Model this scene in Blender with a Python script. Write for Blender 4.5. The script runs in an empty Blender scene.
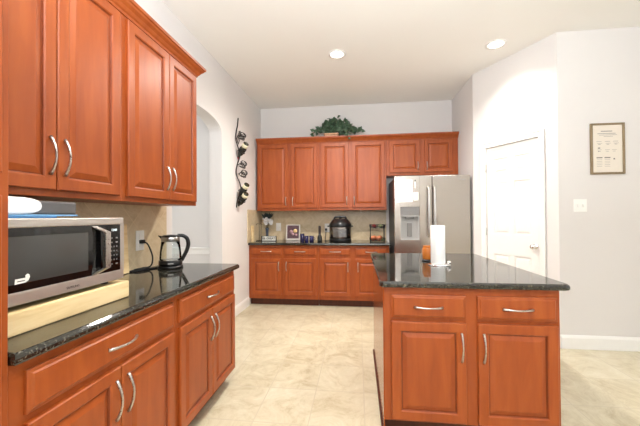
import bpy, bmesh, math, random
from mathutils import Vector, Matrix
random.seed(7)
PI = math.pi
C = bpy.context.scene.collection
scene = bpy.context.scene

# ------------------------------------------------------------------ camera
CAM_H = 1.2965
yaw, pitch, roll = math.radians(6.7413), math.radians(0.5802), math.radians(-0.3622)
cd = bpy.data.cameras.new('camera')
cd.sensor_width = 36.0
cd.lens = 319.77 / 640 * 36.0
cd.clip_start = 0.02
cam = bpy.data.objects.new('camera', cd)
C.objects.link(cam)
r0 = Vector((math.cos(yaw), math.sin(yaw), 0)); f0 = Vector((-math.sin(yaw), math.cos(yaw), 0)); zz = Vector((0, 0, 1))
fw = f0 * math.cos(pitch) + zz * math.sin(pitch)
up = -f0 * math.sin(pitch) + zz * math.cos(pitch)
rt = r0 * math.cos(roll) + up * math.sin(roll)
up2 = up * math.cos(roll) - r0 * math.sin(roll)
M = Matrix((rt, up2, -fw)).transposed().to_4x4()
M.translation = Vector((0, 0, CAM_H))
cam.matrix_world = M
scene.camera = cam

# ------------------------------------------------------------------ world, lights, exposure
w = bpy.data.worlds.new('world'); scene.world = w; w.use_nodes = True
w.node_tree.nodes['Background'].inputs[0].default_value = (0.9, 0.95, 1.0, 1)
w.node_tree.nodes['Background'].inputs[1].default_value = 1.0
scene.view_settings.view_transform = 'Standard'
scene.view_settings.look = 'None'
scene.view_settings.gamma = 1.0
scene.view_settings.use_curve_mapping = False
scene.view_settings.exposure = 0.35

CEIL = 3.09
LW, BW = -1.597, 5.166            # left wall plane, back wall plane
RW_Y, RW_X0 = 3.377, 1.952        # right wall plane (faces the camera), its left end
PA, PB = (1.463, 4.26), (RW_X0, RW_Y)   # pantry wall
ROOM_X1, ROOM_Y0 = 4.7, -2.6

def area(name, loc, direction, sx, sy, power, col):
    l = bpy.data.lights.new(name, 'AREA'); l.shape = 'RECTANGLE'; l.size = sx; l.size_y = sy
    l.energy = power; l.color = col
    o = bpy.data.objects.new(name, l); C.objects.link(o); o.location = loc
    o.rotation_euler = Vector(direction).to_track_quat('-Z', 'Z').to_euler()
    return o
COOL = (0.86, 0.93, 1.0)
area('window_daylight_rear', (-0.25, ROOM_Y0 - 0.12, 1.65), (0, 1, 0), 2.3, 1.9, 12, COOL)
area('bounced_flash', (0.1, -0.3, 2.1), (0.0, 0.25, 1), 1.5, 1.5, 190, (0.85, 0.93, 1.0))
area('side_window_fill', (ROOM_X1 + 0.12, -1.0, 1.6), (-1, 0, 0), 2.4, 1.8, 40, COOL)  # added fill for the left-hand faces, set in the unseen side window opening
area('dining_fill', (-4.3, 2.2, 1.7), (1, 0.1, 0), 1.8, 1.8, 40, COOL)  # added fill inside the windowless dining room, brightens the view through the arch
CAN_SPOTS = [(-0.215, 3.52), (1.452, 3.53), (-0.215, 1.6), (-0.215, -0.6)]  # last two are unseen, added to help light the room
CAN_POWER = [300, 80, 35, 20]

# ------------------------------------------------------------------ materials
def lin(r, g, b):
    f = lambda c: (c / 255 / 12.92) if c / 255 <= 0.04045 else ((c / 255 + 0.055) / 1.055) ** 2.4
    return (f(r), f(g), f(b), 1)
def new_mat(name):
    m = bpy.data.materials.new(name); m.use_nodes = True
    return m, m.node_tree.nodes, m.node_tree.links, m.node_tree.nodes['Principled BSDF']
def plain(name, col, rough=0.5, metal=0.0, coat=0.0, noise=0.04, scale=30.0, trans=0.0, spec=None, ior=None):
    m, n, l, p = new_mat(name)
    p.inputs['Roughness'].default_value = rough; p.inputs['Metallic'].default_value = metal
    p.inputs['Coat Weight'].default_value = coat; p.inputs['Coat Roughness'].default_value = 0.08
    p.inputs['Transmission Weight'].default_value = trans
    if spec is not None: p.inputs['Specular IOR Level'].default_value = spec
    if ior: p.inputs['IOR'].default_value = ior
    if noise > 0:
        tc = n.new('ShaderNodeTexCoord'); nz = n.new('ShaderNodeTexNoise'); nz.inputs['Scale'].default_value = scale
        l.new(tc.outputs['Object'], nz.inputs['Vector'])
        mx = n.new('ShaderNodeMix'); mx.data_type = 'RGBA'
        mx.inputs[6].default_value = tuple(c * (1 - noise) for c in col[:3]) + (1,)
        mx.inputs[7].default_value = tuple(min(1, c * (1 + noise)) for c in col[:3]) + (1,)
        l.new(nz.outputs['Fac'], mx.inputs[0]); l.new(mx.outputs[2], p.inputs['Base Color'])
    else:
        p.inputs['Base Color'].default_value = col
    return m
def ramp(n, pts):
    r = n.new('ShaderNodeValToRGB'); e = r.color_ramp.elements
    e[0].position, e[0].color = pts[0]; e[1].position, e[1].color = pts[-1]
    for pos, c in pts[1:-1]:
        k = e.new(pos); k.color = c
    return r
def mapped(n, l, scale=(1, 1, 1), rot=(0, 0, 0), loc=(0, 0, 0)):
    tc = n.new('ShaderNodeTexCoord'); mp = n.new('ShaderNodeMapping')
    mp.inputs['Scale'].default_value = scale; mp.inputs['Rotation'].default_value = rot; mp.inputs['Location'].default_value = loc
    l.new(tc.outputs['Object'], mp.inputs['Vector'])
    return mp
def wood(name, c0, c1, c2, scale=(14, 14, 1.6), rough=0.42, coat=0.12):
    m, n, l, p = new_mat(name)
    mp = mapped(n, l, scale)
    a = n.new('ShaderNodeTexNoise'); a.inputs['Scale'].default_value = 2.2; a.inputs['Detail'].default_value = 6; a.inputs['Distortion'].default_value = 0.6
    l.new(mp.outputs[0], a.inputs['Vector'])
    r = ramp(n, [(0.25, c0), (0.5, c1), (0.78, c2)])
    l.new(a.outputs['Fac'], r.inputs[0]); l.new(r.outputs[0], p.inputs['Base Color'])
    p.inputs['Roughness'].default_value = rough
    p.inputs['Coat Weight'].default_value = coat; p.inputs['Coat Roughness'].default_value = 0.28
    p.inputs['Specular IOR Level'].default_value = 0.38
    return m
def granite(name):
    m, n, l, p = new_mat(name)
    mp = mapped(n, l)
    a = n.new('ShaderNodeTexNoise'); a.inputs['Scale'].default_value = 120; a.inputs['Detail'].default_value = 3
    b = n.new('ShaderNodeTexNoise'); b.inputs['Scale'].default_value = 45; b.inputs['Detail'].default_value = 5
    l.new(mp.outputs[0], a.inputs['Vector']); l.new(mp.outputs[0], b.inputs['Vector'])
    ra = ramp(n, [(0.42, lin(16, 16, 14)), (0.58, lin(46, 45, 39)), (0.70, lin(132, 127, 112))])
    rb = ramp(n, [(0.4, lin(16, 16, 13)), (0.65, lin(62, 58, 44))])
    l.new(a.outputs['Fac'], ra.inputs[0]); l.new(b.outputs['Fac'], rb.inputs[0])
    mx = n.new('ShaderNodeMix'); mx.data_type = 'RGBA'; mx.inputs[0].default_value = 0.4
    l.new(ra.outputs[0], mx.inputs[6]); l.new(rb.outputs[0], mx.inputs[7]); l.new(mx.outputs[2], p.inputs['Base Color'])
    p.inputs['Roughness'].default_value = 0.06
    p.inputs['Specular IOR Level'].default_value = 0.8
    return m
def tiles(name, sx, sy, off, rot, cols, grout, mort, rough, axes='XY', nscale=4.0, gloss=0.0):
    m, n, l, p = new_mat(name)
    tc = n.new('ShaderNodeTexCoord'); sp = n.new('ShaderNodeSeparateXYZ'); cb = n.new('ShaderNodeCombineXYZ')
    l.new(tc.outputs['Object'], sp.inputs[0])
    l.new(sp.outputs[axes[0]], cb.inputs['X']); l.new(sp.outputs[axes[1]], cb.inputs['Y'])
    mp = n.new('ShaderNodeMapping'); mp.inputs['Rotation'].default_value = (0, 0, rot); mp.inputs['Location'].default_value = (off[0], off[1], 0)
    l.new(cb.outputs[0], mp.inputs['Vector'])
    br = n.new('ShaderNodeTexBrick'); br.offset = 0.0; br.squash = 1.0
    br.inputs['Scale'].default_value = 1.0; br.inputs['Brick Width'].default_value = sx; br.inputs['Row Height'].default_value = sy
    br.inputs['Mortar Size'].default_value = mort; br.inputs['Mortar Smooth'].default_value = 0.3
    br.inputs['Color1'].default_value = (0.15, 0.15, 0.15, 1); br.inputs['Color2'].default_value = (0.85, 0.85, 0.85, 1)
    l.new(mp.outputs[0], br.inputs['Vector'])
    nz = n.new('ShaderNodeTexNoise'); nz.inputs['Scale'].default_value = nscale; nz.inputs['Detail'].default_value = 7; nz.inputs['Roughness'].default_value = 0.80; nz.inputs['Distortion'].default_value = 1.2
    l.new(mp.outputs[0], nz.inputs['Vector'])
    ad = n.new('ShaderNodeMath'); ad.operation = 'MULTIPLY_ADD'; ad.inputs[1].default_value = 0.16
    bw = n.new('ShaderNodeRGBToBW'); l.new(br.outputs['Color'], bw.inputs[0]); l.new(bw.outputs[0], ad.inputs[0]); l.new(nz.outputs['Fac'], ad.inputs[2])
    r = ramp(n, [(0.35, cols[0]), (0.58, cols[1]), (0.82, cols[2])])
    l.new(ad.outputs[0], r.inputs[0])
    mx = n.new('ShaderNodeMix'); mx.data_type = 'RGBA'; l.new(br.outputs['Fac'], mx.inputs[0])
    l.new(r.outputs[0], mx.inputs[6]); mx.inputs[7].default_value = grout
    l.new(mx.outputs[2], p.inputs['Base Color'])
    p.inputs['Roughness'].default_value = rough
    return m
def steel(name, col, rough, axis=(1, 1, 60)):
    m, n, l, p = new_mat(name)
    mp = mapped(n, l, axis)
    nz = n.new('ShaderNodeTexNoise'); nz.inputs['Scale'].default_value = 8; l.new(mp.outputs[0], nz.inputs['Vector'])
    r = ramp(n, [(0.3, (rough * 0.85,) * 3 + (1,)), (0.7, (rough * 1.15,) * 3 + (1,))])
    l.new(nz.outputs['Fac'], r.inputs[0]); l.new(r.outputs[0], p.inputs['Roughness'])
    p.inputs['Base Color'].default_value = col; p.inputs['Metallic'].default_value = 1.0
    return m
def emit(name, col, s):
    m, n, l, p = new_mat(name)
    p.inputs['Emission Color'].default_value = col; p.inputs['Emission Strength'].default_value = s
    p.inputs['Base Color'].default_value = col
    return m

CHERRY = wood('cherry_wood', lin(141, 63, 20), lin(154, 72, 25), lin(165, 83, 32), scale=(9, 9, 1.2))
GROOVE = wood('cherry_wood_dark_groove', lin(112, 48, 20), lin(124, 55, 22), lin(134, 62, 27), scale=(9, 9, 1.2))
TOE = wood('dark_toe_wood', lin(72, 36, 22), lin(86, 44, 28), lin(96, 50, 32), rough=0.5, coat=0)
MAPLE = wood('maple_wood', lin(214, 182, 128), lin(232, 205, 155), lin(240, 217, 172), scale=(14, 1.6, 14), rough=0.5, coat=0)
CHERRY_GLOSS = wood('cherry_wood_gloss', lin(141, 63, 20), lin(154, 72, 25), lin(165, 83, 32), scale=(9, 9, 1.2), rough=0.22, coat=0.35)
CHERRY_GLOSS.node_tree.nodes['Principled BSDF'].inputs['Coat Roughness'].default_value = 0.05
CHERRY_GLOSS.node_tree.nodes['Principled BSDF'].inputs['Coat IOR'].default_value = 1.5
GRANITE = granite('dark_granite')
WALL = plain('wall_paint', lin(222, 217, 213), 0.85, noise=0.012, scale=3)
WHITE_PAINT = plain('white_trim_paint', lin(238, 235, 230), 0.45, noise=0.01)
CEILING = plain('ceiling_paint', lin(244, 241, 235), 0.9, noise=0.012, scale=3)
FLOOR = tiles('travertine_floor', 0.352, 0.405, (0.318, 0.052), 0, (lin(164, 148, 116), lin(195, 184, 156), lin(210, 202, 180)), lin(186, 174, 150), 0.004, 0.30)
SPLASH_B = tiles('backsplash_tile_back', 0.205, 0.205, (0.05, 0.03), PI / 4, (lin(182, 160, 126), lin(204, 184, 150), lin(216, 200, 170)), lin(216, 197, 160), 0.003, 0.35, axes='XZ', nscale=7)
SPLASH_L = tiles('backsplash_tile_left', 0.205, 0.205, (0.02, 0.08), PI / 4, (lin(182, 160, 126), lin(204, 184, 150), lin(216, 200, 170)), lin(216, 197, 160), 0.003, 0.35, axes='YZ', nscale=7)
STEEL = steel('brushed_steel', (0.54, 0.49, 0.44, 1), 0.24)
STEEL_H = steel('brushed_steel_horizontal', (0.66, 0.64, 0.61, 1), 0.42, (3, 3, 90))
NICKEL = steel('satin_nickel', (0.52, 0.50, 0.47, 1), 0.3, (20, 20, 20))
CHROME = steel('chrome', (0.85, 0.85, 0.85, 1), 0.06, (1, 1, 1))
DARK_METAL = plain('dark_grey_metal', lin(70, 70, 72), 0.45, 0.6)
IRON = plain('wrought_iron', lin(52, 48, 46), 0.5, 0.5)
BLACK = plain('black_plastic', lin(20, 20, 21), 0.28, noise=0.02)
BLACK_MATTE = plain('black_rubber', lin(24, 24, 25), 0.6, noise=0.02)
BLACK_GLASS = plain('black_glass', lin(8, 8, 9), 0.05, noise=0.0, coat=0.0)
WINDOW_MESH = plain('oven_window_mesh', lin(62, 61, 59), 0.1, noise=0.0)  # mesh grey lifted to stand in for bright walls reflected in the window
GREY_PLASTIC = plain('grey_plastic', lin(118, 116, 114), 0.4)
LIGHT_GREY = plain('light_grey_plastic', lin(170, 168, 165), 0.4)
WHITE_PLASTIC = plain('white_plastic', lin(240, 238, 232), 0.4, noise=0.01)
PAPER = plain('white_paper', lin(246, 245, 241), 0.8, noise=0.01)
TOWEL = plain('white_towel', lin(242, 241, 240), 0.95, noise=0.03, scale=80)
BLUE = plain('blue_card', lin(70, 128, 178), 0.5)
NAVY = plain('navy_ceramic', lin(28, 24, 66), 0.15)
def thin_glass(name):
    m, n, l, p = new_mat(name)
    o = n['Material Output']; tr = n.new('ShaderNodeBsdfTransparent'); tr.inputs[0].default_value = (0.93, 0.95, 0.95, 1)
    gl = n.new('ShaderNodeBsdfGlossy'); gl.inputs['Roughness'].default_value = 0.03
    fr = n.new('ShaderNodeFresnel'); fr.inputs[0].default_value = 1.18
    mx = n.new('ShaderNodeMixShader'); l.new(fr.outputs[0], mx.inputs[0]); l.new(tr.outputs[0], mx.inputs[1]); l.new(gl.outputs[0], mx.inputs[2])
    l.new(mx.outputs[0], o.inputs['Surface'])
    return m
GLASS = thin_glass('clear_glass')
AMBER = plain('amber_glass', lin(196, 110, 30), 0.1, noise=0.15, scale=20, coat=0.5)
BOTTLE = plain('green_bottle_glass', lin(34, 36, 18), 0.08, noise=0.1, coat=0.5)
CREAM = plain('cream_label', lin(232, 222, 190), 0.6)
RED_FOIL = plain('red_foil', lin(170, 30, 50), 0.35)
LEAF = plain('ivy_leaf', lin(66, 92, 66), 0.5, noise=0.5, scale=14)
STEM = plain('plant_stem', lin(70, 66, 42), 0.7)
BASKET = wood('peach_terracotta', lin(196, 146, 112), lin(214, 166, 132), lin(222, 178, 146), rough=0.8, coat=0)
FLOWER = plain('white_petal', lin(232, 228, 226), 0.8)
DARK_LEAF = plain('dark_feather', lin(38, 48, 46), 0.7, noise=0.2)
BLUEGREY = plain('slate_blue_glaze', lin(56, 64, 82), 0.3)
TAUPE_FRAME = wood('taupe_frame_wood', lin(128, 108, 78), lin(142, 122, 92), lin(152, 132, 104), rough=0.5, coat=0)
POSTER = plain('cream_paper', lin(226, 216, 202), 0.8, noise=0.02)
INK = plain('grey_ink', lin(158, 150, 142), 0.8, noise=0)
INK_DARK = plain('dark_ink', lin(62, 58, 56), 0.8, noise=0)
PHOTO_DARK = plain('dark_print', lin(78, 52, 60), 0.5, noise=0.5, scale=35)
PEACH = plain('peach_skin', lin(214, 126, 84), 0.5, noise=0.2, scale=30)
APPLE = plain('red_apple_skin', lin(150, 44, 44), 0.35, noise=0.2)
LIME = plain('green_fruit_skin', lin(146, 156, 110), 0.45, noise=0.15)
DISPLAY = emit('display_glow', (0.75, 0.85, 0.9, 1), 0.6)
LAMP_DISC = emit('lamp_glow', (1.0, 0.95, 0.86, 1), 9.0)

# ------------------------------------------------------------------ mesh helpers
class MB:
    def __init__(s): s.bm = bmesh.new(); s.mi = 0
    def _merge(s, b, mtx=None, dk=()):
        if mtx is not None: bmesh.ops.transform(b, matrix=mtx, verts=b.verts)
        for f in b.faces: f.material_index = s.mi
        for f in dk: f.material_index = 1
        me = bpy.data.meshes.new('tmp'); b.to_mesh(me); b.free(); s.bm.from_mesh(me); bpy.data.meshes.remove(me)
    def box(s, x0, x1, y0, y1, z0, z1, bev=0.0, seg=2, mtx=None):
        b = bmesh.new(); bmesh.ops.create_cube(b, size=1)
        for v in b.verts: v.co = Vector(((x0 + x1) / 2 + v.co.x * (x1 - x0), (y0 + y1) / 2 + v.co.y * (y1 - y0), (z0 + z1) / 2 + v.co.z * (z1 - z0)))
        if bev > 0: bmesh.ops.bevel(b, geom=list(b.edges), offset=bev, segments=seg, profile=0.5, affect='EDGES')
        s._merge(b, mtx); return s
    def prism(s, pts, vec, mtx=None, bev=0.0, seg=2):       # polygon (3-D points) extruded by vec
        b = bmesh.new(); vs = [b.verts.new(p) for p in pts]; f = b.faces.new(vs)
        r = bmesh.ops.extrude_face_region(b, geom=[f])
        bmesh.ops.translate(b, vec=vec, verts=[g for g in r['geom'] if isinstance(g, bmesh.types.BMVert)])
        bmesh.ops.recalc_face_normals(b, faces=b.faces)
        if bev > 0: bmesh.ops.bevel(b, geom=list(b.edges), offset=bev, segments=seg, profile=0.5, affect='EDGES')
        s._merge(b, mtx); return s
    def lathe(s, prof, seg=32, mtx=None, smooth=True):      # prof [(r, z)]
        b = bmesh.new(); rings = []
        for r, z in prof:
            if r < 1e-6: rings.append([b.verts.new((0, 0, z))])
            else: rings.append([b.verts.new((r * math.cos(2 * PI * i / seg), r * math.sin(2 * PI * i / seg), z)) for i in range(seg)])
        for a, c in zip(rings, rings[1:]):
            for i in range(seg):
                j = (i + 1) % seg
                q = ([a[0]] if len(a) == 1 else [a[i], a[j]]) + ([c[0]] if len(c) == 1 else [c[j], c[i]])
                if len(q) >= 3:
                    f = b.faces.new(q); f.smooth = smooth
        bmesh.ops.recalc_face_normals(b, faces=b.faces)
        s._merge(b, mtx); return s
    def tube(s, pts, rad, seg=10, mtx=None, flat=1.0, closed=False):
        b = bmesh.new(); pts = [Vector(p) for p in pts]; n = len(pts); rings = []
        rr = rad if isinstance(rad, (list, tuple)) else [rad] * n
        prev = None
        for i, p in enumerate(pts):
            if closed: t = pts[(i + 1) % n] - pts[i - 1]
            else: t = pts[min(i + 1, n - 1)] - pts[max(i - 1, 0)]
            t.normalize()
            if prev is None:
                a = Vector((0, 0, 1)) if abs(t.z) < 0.9 else Vector((1, 0, 0))
                u = t.cross(a).normalized()
            else:
                u = (prev - t * prev.dot(t)).normalized()
            prev = u; v = t.cross(u)
            rings.append([b.verts.new(p + (u * math.cos(2 * PI * k / seg) + v * math.sin(2 * PI * k / seg) * flat) * rr[i]) for k in range(seg)])
        m = n if closed else n - 1
        for i in range(m):
            a, c = rings[i], rings[(i + 1) % n]
            for k in range(seg):
                f = b.faces.new((a[k], a[(k + 1) % seg], c[(k + 1) % seg], c[k])); f.smooth = True
        if not closed:
            b.faces.new(rings[0]); b.faces.new(rings[-1])
        bmesh.ops.recalc_face_normals(b, faces=b.faces)
        s._merge(b, mtx); return s
    def sphere(s, c, r, sc=(1, 1, 1), seg=16):
        b = bmesh.new(); bmesh.ops.create_uvsphere(b, u_segments=seg, v_segments=seg // 2 + 2, radius=r)
        for f in b.faces: f.smooth = True
        s._merge(b, Matrix.Translation(c) @ Matrix.Diagonal((*sc, 1))); return s
    def poly(s, pts):
        b = bmesh.new(); b.faces.new([b.verts.new(p) for p in pts]); s._merge(b); return s
    def rings(s, x0, x1, z0, z1, prof, back, dark=()):               # nested rectangles: panelled slab that faces -Y
        b = bmesh.new(); L = []
        for ins, y in prof:
            L.append([b.verts.new(p) for p in ((x0 + ins, y, z0 + ins), (x1 - ins, y, z0 + ins), (x1 - ins, y, z1 - ins), (x0 + ins, y, z1 - ins))])
        dk = []
        for k, (a, c) in enumerate(zip(L, L[1:])):
            for i in range(4):
                f = b.faces.new((a[i], a[(i + 1) % 4], c[(i + 1) % 4], c[i]))
                if k in dark: dk.append(f)
        b.faces.new(L[-1]); b.faces.new(L[0][::-1])
        bmesh.ops.recalc_face_normals(b, faces=b.faces)
        s._merge(b, None, dk); return s
    def sweep(s, path, prof):                               # horizontal path [(x,y)], prof [(out, z)], outside is right of the path
        b = bmesh.new(); n = len(path); P = [Vector(p) for p in path]; rows = []
        for i in range(n):
            ds = []
            if i > 0: ds.append((P[i] - P[i - 1]).normalized())
            if i < n - 1: ds.append((P[i + 1] - P[i]).normalized())
            ns = [Vector((d.y, -d.x)) for d in ds]
            mv = ns[0] if len(ns) == 1 else (ns[0] + ns[1]) / (1 + ns[0].dot(ns[1]))
            rows.append([b.verts.new((P[i].x + mv.x * o, P[i].y + mv.y * o, z)) for o, z in prof])
        k = len(prof)
        for a, c in zip(rows, rows[1:]):
            for i in range(k): b.faces.new((a[i], a[(i + 1) % k], c[(i + 1) % k], c[i]))
        b.faces.new(rows[0]); b.faces.new(rows[-1])
        bmesh.ops.recalc_face_normals(b, faces=b.faces)
        s._merge(b); return s
    def build(s, name, mats, parent=None, loc=None, rot=None):
        me = bpy.data.meshes.new(name); s.bm.to_mesh(me); s.bm.free()
        for m in (mats if isinstance(mats, (list, tuple)) else [mats]): me.materials.append(m)
        o = bpy.data.objects.new(name, me); C.objects.link(o)
        if parent: o.parent = parent
        if loc: o.location = loc
        if rot: o.rotation_euler = rot
        return o
def tag(o, label, cat, group=None):
    o['label'] = label; o['category'] = cat
    if group: o['group'] = group
    return o
def thing(name, label, cat, loc=(0, 0, 0), rz=0.0, group=None):
    o = bpy.data.objects.new(name, None); o.empty_display_size = 0.1; C.objects.link(o)
    o.location = loc; o.rotation_euler = (0, 0, rz)
    return tag(o, label, cat, group)
def struct(o): o['kind'] = 'structure'; return o
def text(name, body, size, mat, parent, mtx, extrude=0.0004, bold=0.0, align='CENTER'):
    cu = bpy.data.curves.new('txt', 'FONT'); cu.body = body; cu.size = size; cu.extrude = extrude; cu.offset = bold
    cu.align_x = align; cu.align_y = 'CENTER'
    t = bpy.data.objects.new('txt', cu); C.objects.link(t)
    dg = bpy.context.evaluated_depsgraph_get()
    me = bpy.data.meshes.new_from_object(t.evaluated_get(dg))
    bpy.data.objects.remove(t); bpy.data.curves.remove(cu)
    me.transform(mtx); me.materials.clear(); me.materials.append(mat); me.name = name
    o = bpy.data.objects.new(name, me); C.objects.link(o); o.parent = parent
    return o
RX = Matrix.Rotation(PI / 2, 4, 'X')       # text upright, facing -Y

# ------------------------------------------------------------------ the room
struct(MB().box(-5.0, ROOM_X1 + 0.15, ROOM_Y0 - 0.15, BW + 0.12, -0.1, 0).build('floor', FLOOR))
struct(MB().box(-5.0, ROOM_X1 + 0.15, ROOM_Y0 - 0.15, BW + 0.12, CEIL, CEIL + 0.1).build('ceiling', CEILING))
# left wall with its arched opening
o0, o1, spring, rise = 2.60, 3.625, 2.27, 0.160
arch = []
for i in range(25):
    a = PI - PI * i / 24
    e = 0.80
    cy = math.copysign(abs(math.cos(a)) ** e, math.cos(a)); sy = math.sin(a) ** e if math.sin(a) > 1e-9 else 0
    arch.append(((o0 + o1) / 2 + cy * (o1 - o0) / 2, spring + sy * rise))
out = [(ROOM_Y0, 0), (o0, 0)] + arch + [(o1, 0), (BW + 0.1, 0), (BW + 0.1, CEIL), (ROOM_Y0, CEIL)]
struct(MB().prism([(LW, y, z) for y, z in out], Vector((-0.158, 0, 0))).build('wall_left', WALL))
struct(MB().box(LW - 0.158, 1.60, BW, BW + 0.1, 0, CEIL).build('wall_back', WALL))
struct(MB().box(PA[0], PA[0] + 0.1, PA[1], BW, 0, CEIL).build('wall_alcove', WALL))
struct(MB().box(RW_X0, ROOM_X1, RW_Y, RW_Y + 0.1, 0, CEIL).build('wall_right', WALL))
# rear wall and side wall with the windows that light the room
wx0, wx1, wz0, wz1 = -1.4, 0.9, 0.7, 2.6
m = MB(); y0, y1 = ROOM_Y0 - 0.15, ROOM_Y0
m.box(LW, wx0, y0, y1, 0, CEIL); m.box(wx1, ROOM_X1, y0, y1, 0, CEIL); m.box(wx0, wx1, y0, y1, 0, wz0); m.box(wx0, wx1, y0, y1, wz1, CEIL)
struct(m.build('wall_rear', WALL))
m = MB()
for x in (wx0, -0.275, wx1 - 0.05): m.box(x, x + 0.05, y0 + 0.06, y1 + 0.015, wz0, wz1)
for z in (wz0, wz1 - 0.05): m.box(wx0, wx1, y0 + 0.06, y1 + 0.015, z, z + 0.05)
struct(m.build('window_1', WHITE_PAINT))
sy0, sy1 = -2.2, 0.2
m = MB(); x0, x1 = ROOM_X1, ROOM_X1 + 0.15
m.box(x0, x1, ROOM_Y0, sy0, 0, CEIL); m.box(x0, x1, sy1, RW_Y + 0.1, 0, CEIL); m.box(x0, x1, sy0, sy1, 0, wz0); m.box(x0, x1, sy0, sy1, 2.5, CEIL)
struct(m.build('wall_side', WALL))
m = MB()
for y in (sy0, -1.025, sy1 - 0.05): m.box(x0 - 0.015, x0 + 0.09, y, y + 0.05, wz0, 2.5)
for z in (wz0, 2.45): m.box(x0 - 0.015, x0 + 0.09, sy0, sy1, z, z + 0.05)
struct(m.build('window_2', WHITE_PAINT))
# dining room seen through the arch
DY = 3.75
struct(MB().box(-4.9, LW - 0.158, DY, DY + 0.1, 0, CEIL).build('wall_dining', WALL))
struct(MB().box(-5.0, -4.9, 0.2, DY, 0, CEIL).build('wall_dining_side', WALL))
struct(MB().box(-4.9, LW - 0.158, 0.1, 0.2, 0, CEIL).build('wall_dining_rear', WALL))
m = MB(); m.box(-4.9, LW - 0.158, DY - 0.012, DY, 0.838, 0.912, 0.004); m.box(-4.9, LW - 0.158, DY - 0.026, DY, 0.90, 0.924, 0.006)
m.box(-4.9, LW - 0.158, DY - 0.016, DY, 0, 0.13, 0.004)
struct(m.build('trim_1', WHITE_PAINT))

def base_prof(h=0.13): return [(0, 0), (0.016, 0), (0.016, h - 0.025), (0.011, h - 0.012), (0.006, h), (0, h)]
struct(MB().sweep([(LW, 4.535), (LW, o1)][::-1], base_prof()).build('baseboard_left', WHITE_PAINT))
struct(MB().sweep([(RW_X0 - 0.0, RW_Y), (ROOM_X1, RW_Y)], base_prof()).build('baseboard_right', WHITE_PAINT))

# pantry wall at an angle: s runs along the wall from PA to PB, +y local goes into the wall
A = Vector(PA); B = Vector(PB); plen = (B - A).length; pang = math.atan2(B.y - A.y, B.x - A.x)
ds0, ds1, dz1 = 0.185, 0.825, 2.105
pw = [(0, 0), (ds0, 0), (ds0, dz1), (ds1, dz1), (ds1, 0), (plen, 0), (plen, CEIL), (0, CEIL)]
struct(MB().prism([(s, 0, z) for s, z in pw], Vector((0, 0.1, 0))).build('wall_pantry', WALL, None, (A.x, A.y, 0), (0, 0, pang)))
m = MB()
cw = 0.062
for a, b_, z0, z1 in ((ds0 - cw, ds0, 0, dz1 + cw), (ds1, ds1 + cw, 0, dz1 + cw), (ds0, ds1, dz1, dz1 + cw)):
    m.box(a, b_, -0.016, 0, z0, z1, 0.004)
for a, b_, z0, z1 in ((ds0 - cw, ds0 - cw + 0.016, 0, dz1 + cw + 0.004), (ds1 + cw - 0.016, ds1 + cw, 0, dz1 + cw + 0.004), (ds0 - cw, ds1 + cw, dz1 + cw - 0.012, dz1 + cw + 0.004)):
    m.box(a, b_, -0.022, -0.001, z0, z1, 0.004)
struct(m.build('trim_2', WHITE_PAINT, None, (A.x, A.y, 0), (0, 0, pang)))
m = MB()
struct(m.sweep([(0.0, 0), (ds0 - cw, 0)], base_prof()).sweep([(ds1 + cw, 0), (plen, 0)], base_prof()).build('baseboard_pantry', WHITE_PAINT, None, (A.x, A.y, 0), (0, 0, pang)))
door = bpy.data.objects.new('door_1', None); C.objects.link(door); door.location = (A.x, A.y, 0); door.rotation_euler = (0, 0, pang); struct(door)
m = MB()
xs = [ds0 + 0.003, ds0 + 0.095, ds0 + 0.29, ds0 + 0.35, ds1 - 0.095, ds1 - 0.003]
zs = [0.01, 0.22, 0.84, 1.08, 1.68, 1.79, 1.96, dz1 - 0.004]
yf, yb = 0.012, 0.05
m.box(xs[0], xs[5], yf + 0.012, yb, zs[0], zs[7])
m.box(xs[0], xs[1], yf, yf + 0.013, zs[0], zs[7]); m.box(xs[4], xs[5], yf, yf + 0.013, zs[0], zs[7]); m.box(xs[2], xs[3], yf, yf + 0.013, zs[0], zs[7])
for xa, xb in ((xs[1], xs[2]), (xs[3], xs[4])):
    for za, zb in ((zs[0], zs[1]), (zs[2], zs[3]), (zs[4], zs[5]), (zs[6], zs[7])): m.box(xa, xb, yf, yf + 0.013, za, zb)
    for za, zb in ((zs[1], zs[2]), (zs[3], zs[4]), (zs[5], zs[6])):
        m.rings(xa + 0.004, xb - 0.004, za + 0.004, zb - 0.004, [(0, yf + 0.0125), (0.012, yf + 0.0115), (0.032, yf + 0.003), (0.036, yf + 0.003)], yb)
slab = m.build('door_panel', WHITE_PAINT, door)
KN = Matrix.Translation((ds1 - 0.055, yf, 0.965)) @ Matrix.Rotation(PI / 2, 4, 'X')
MB().lathe([(0, 0), (0.031, 0), (0.031, 0.004), (0.026, 0.009), (0.012, 0.012), (0.011, 0.03), (0.022, 0.038), (0.028, 0.05), (0.024, 0.062), (0.012, 0.068), (0, 0.069)], 24, KN).build('door_knob', CHROME, door)
for z in (0.3, 1.1, 1.86):
    MB().tube([(ds0 + 0.004, -0.004, z - 0.045), (ds0 + 0.004, -0.004, z + 0.045)], 0.006).build('hinge', NICKEL, door)

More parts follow.
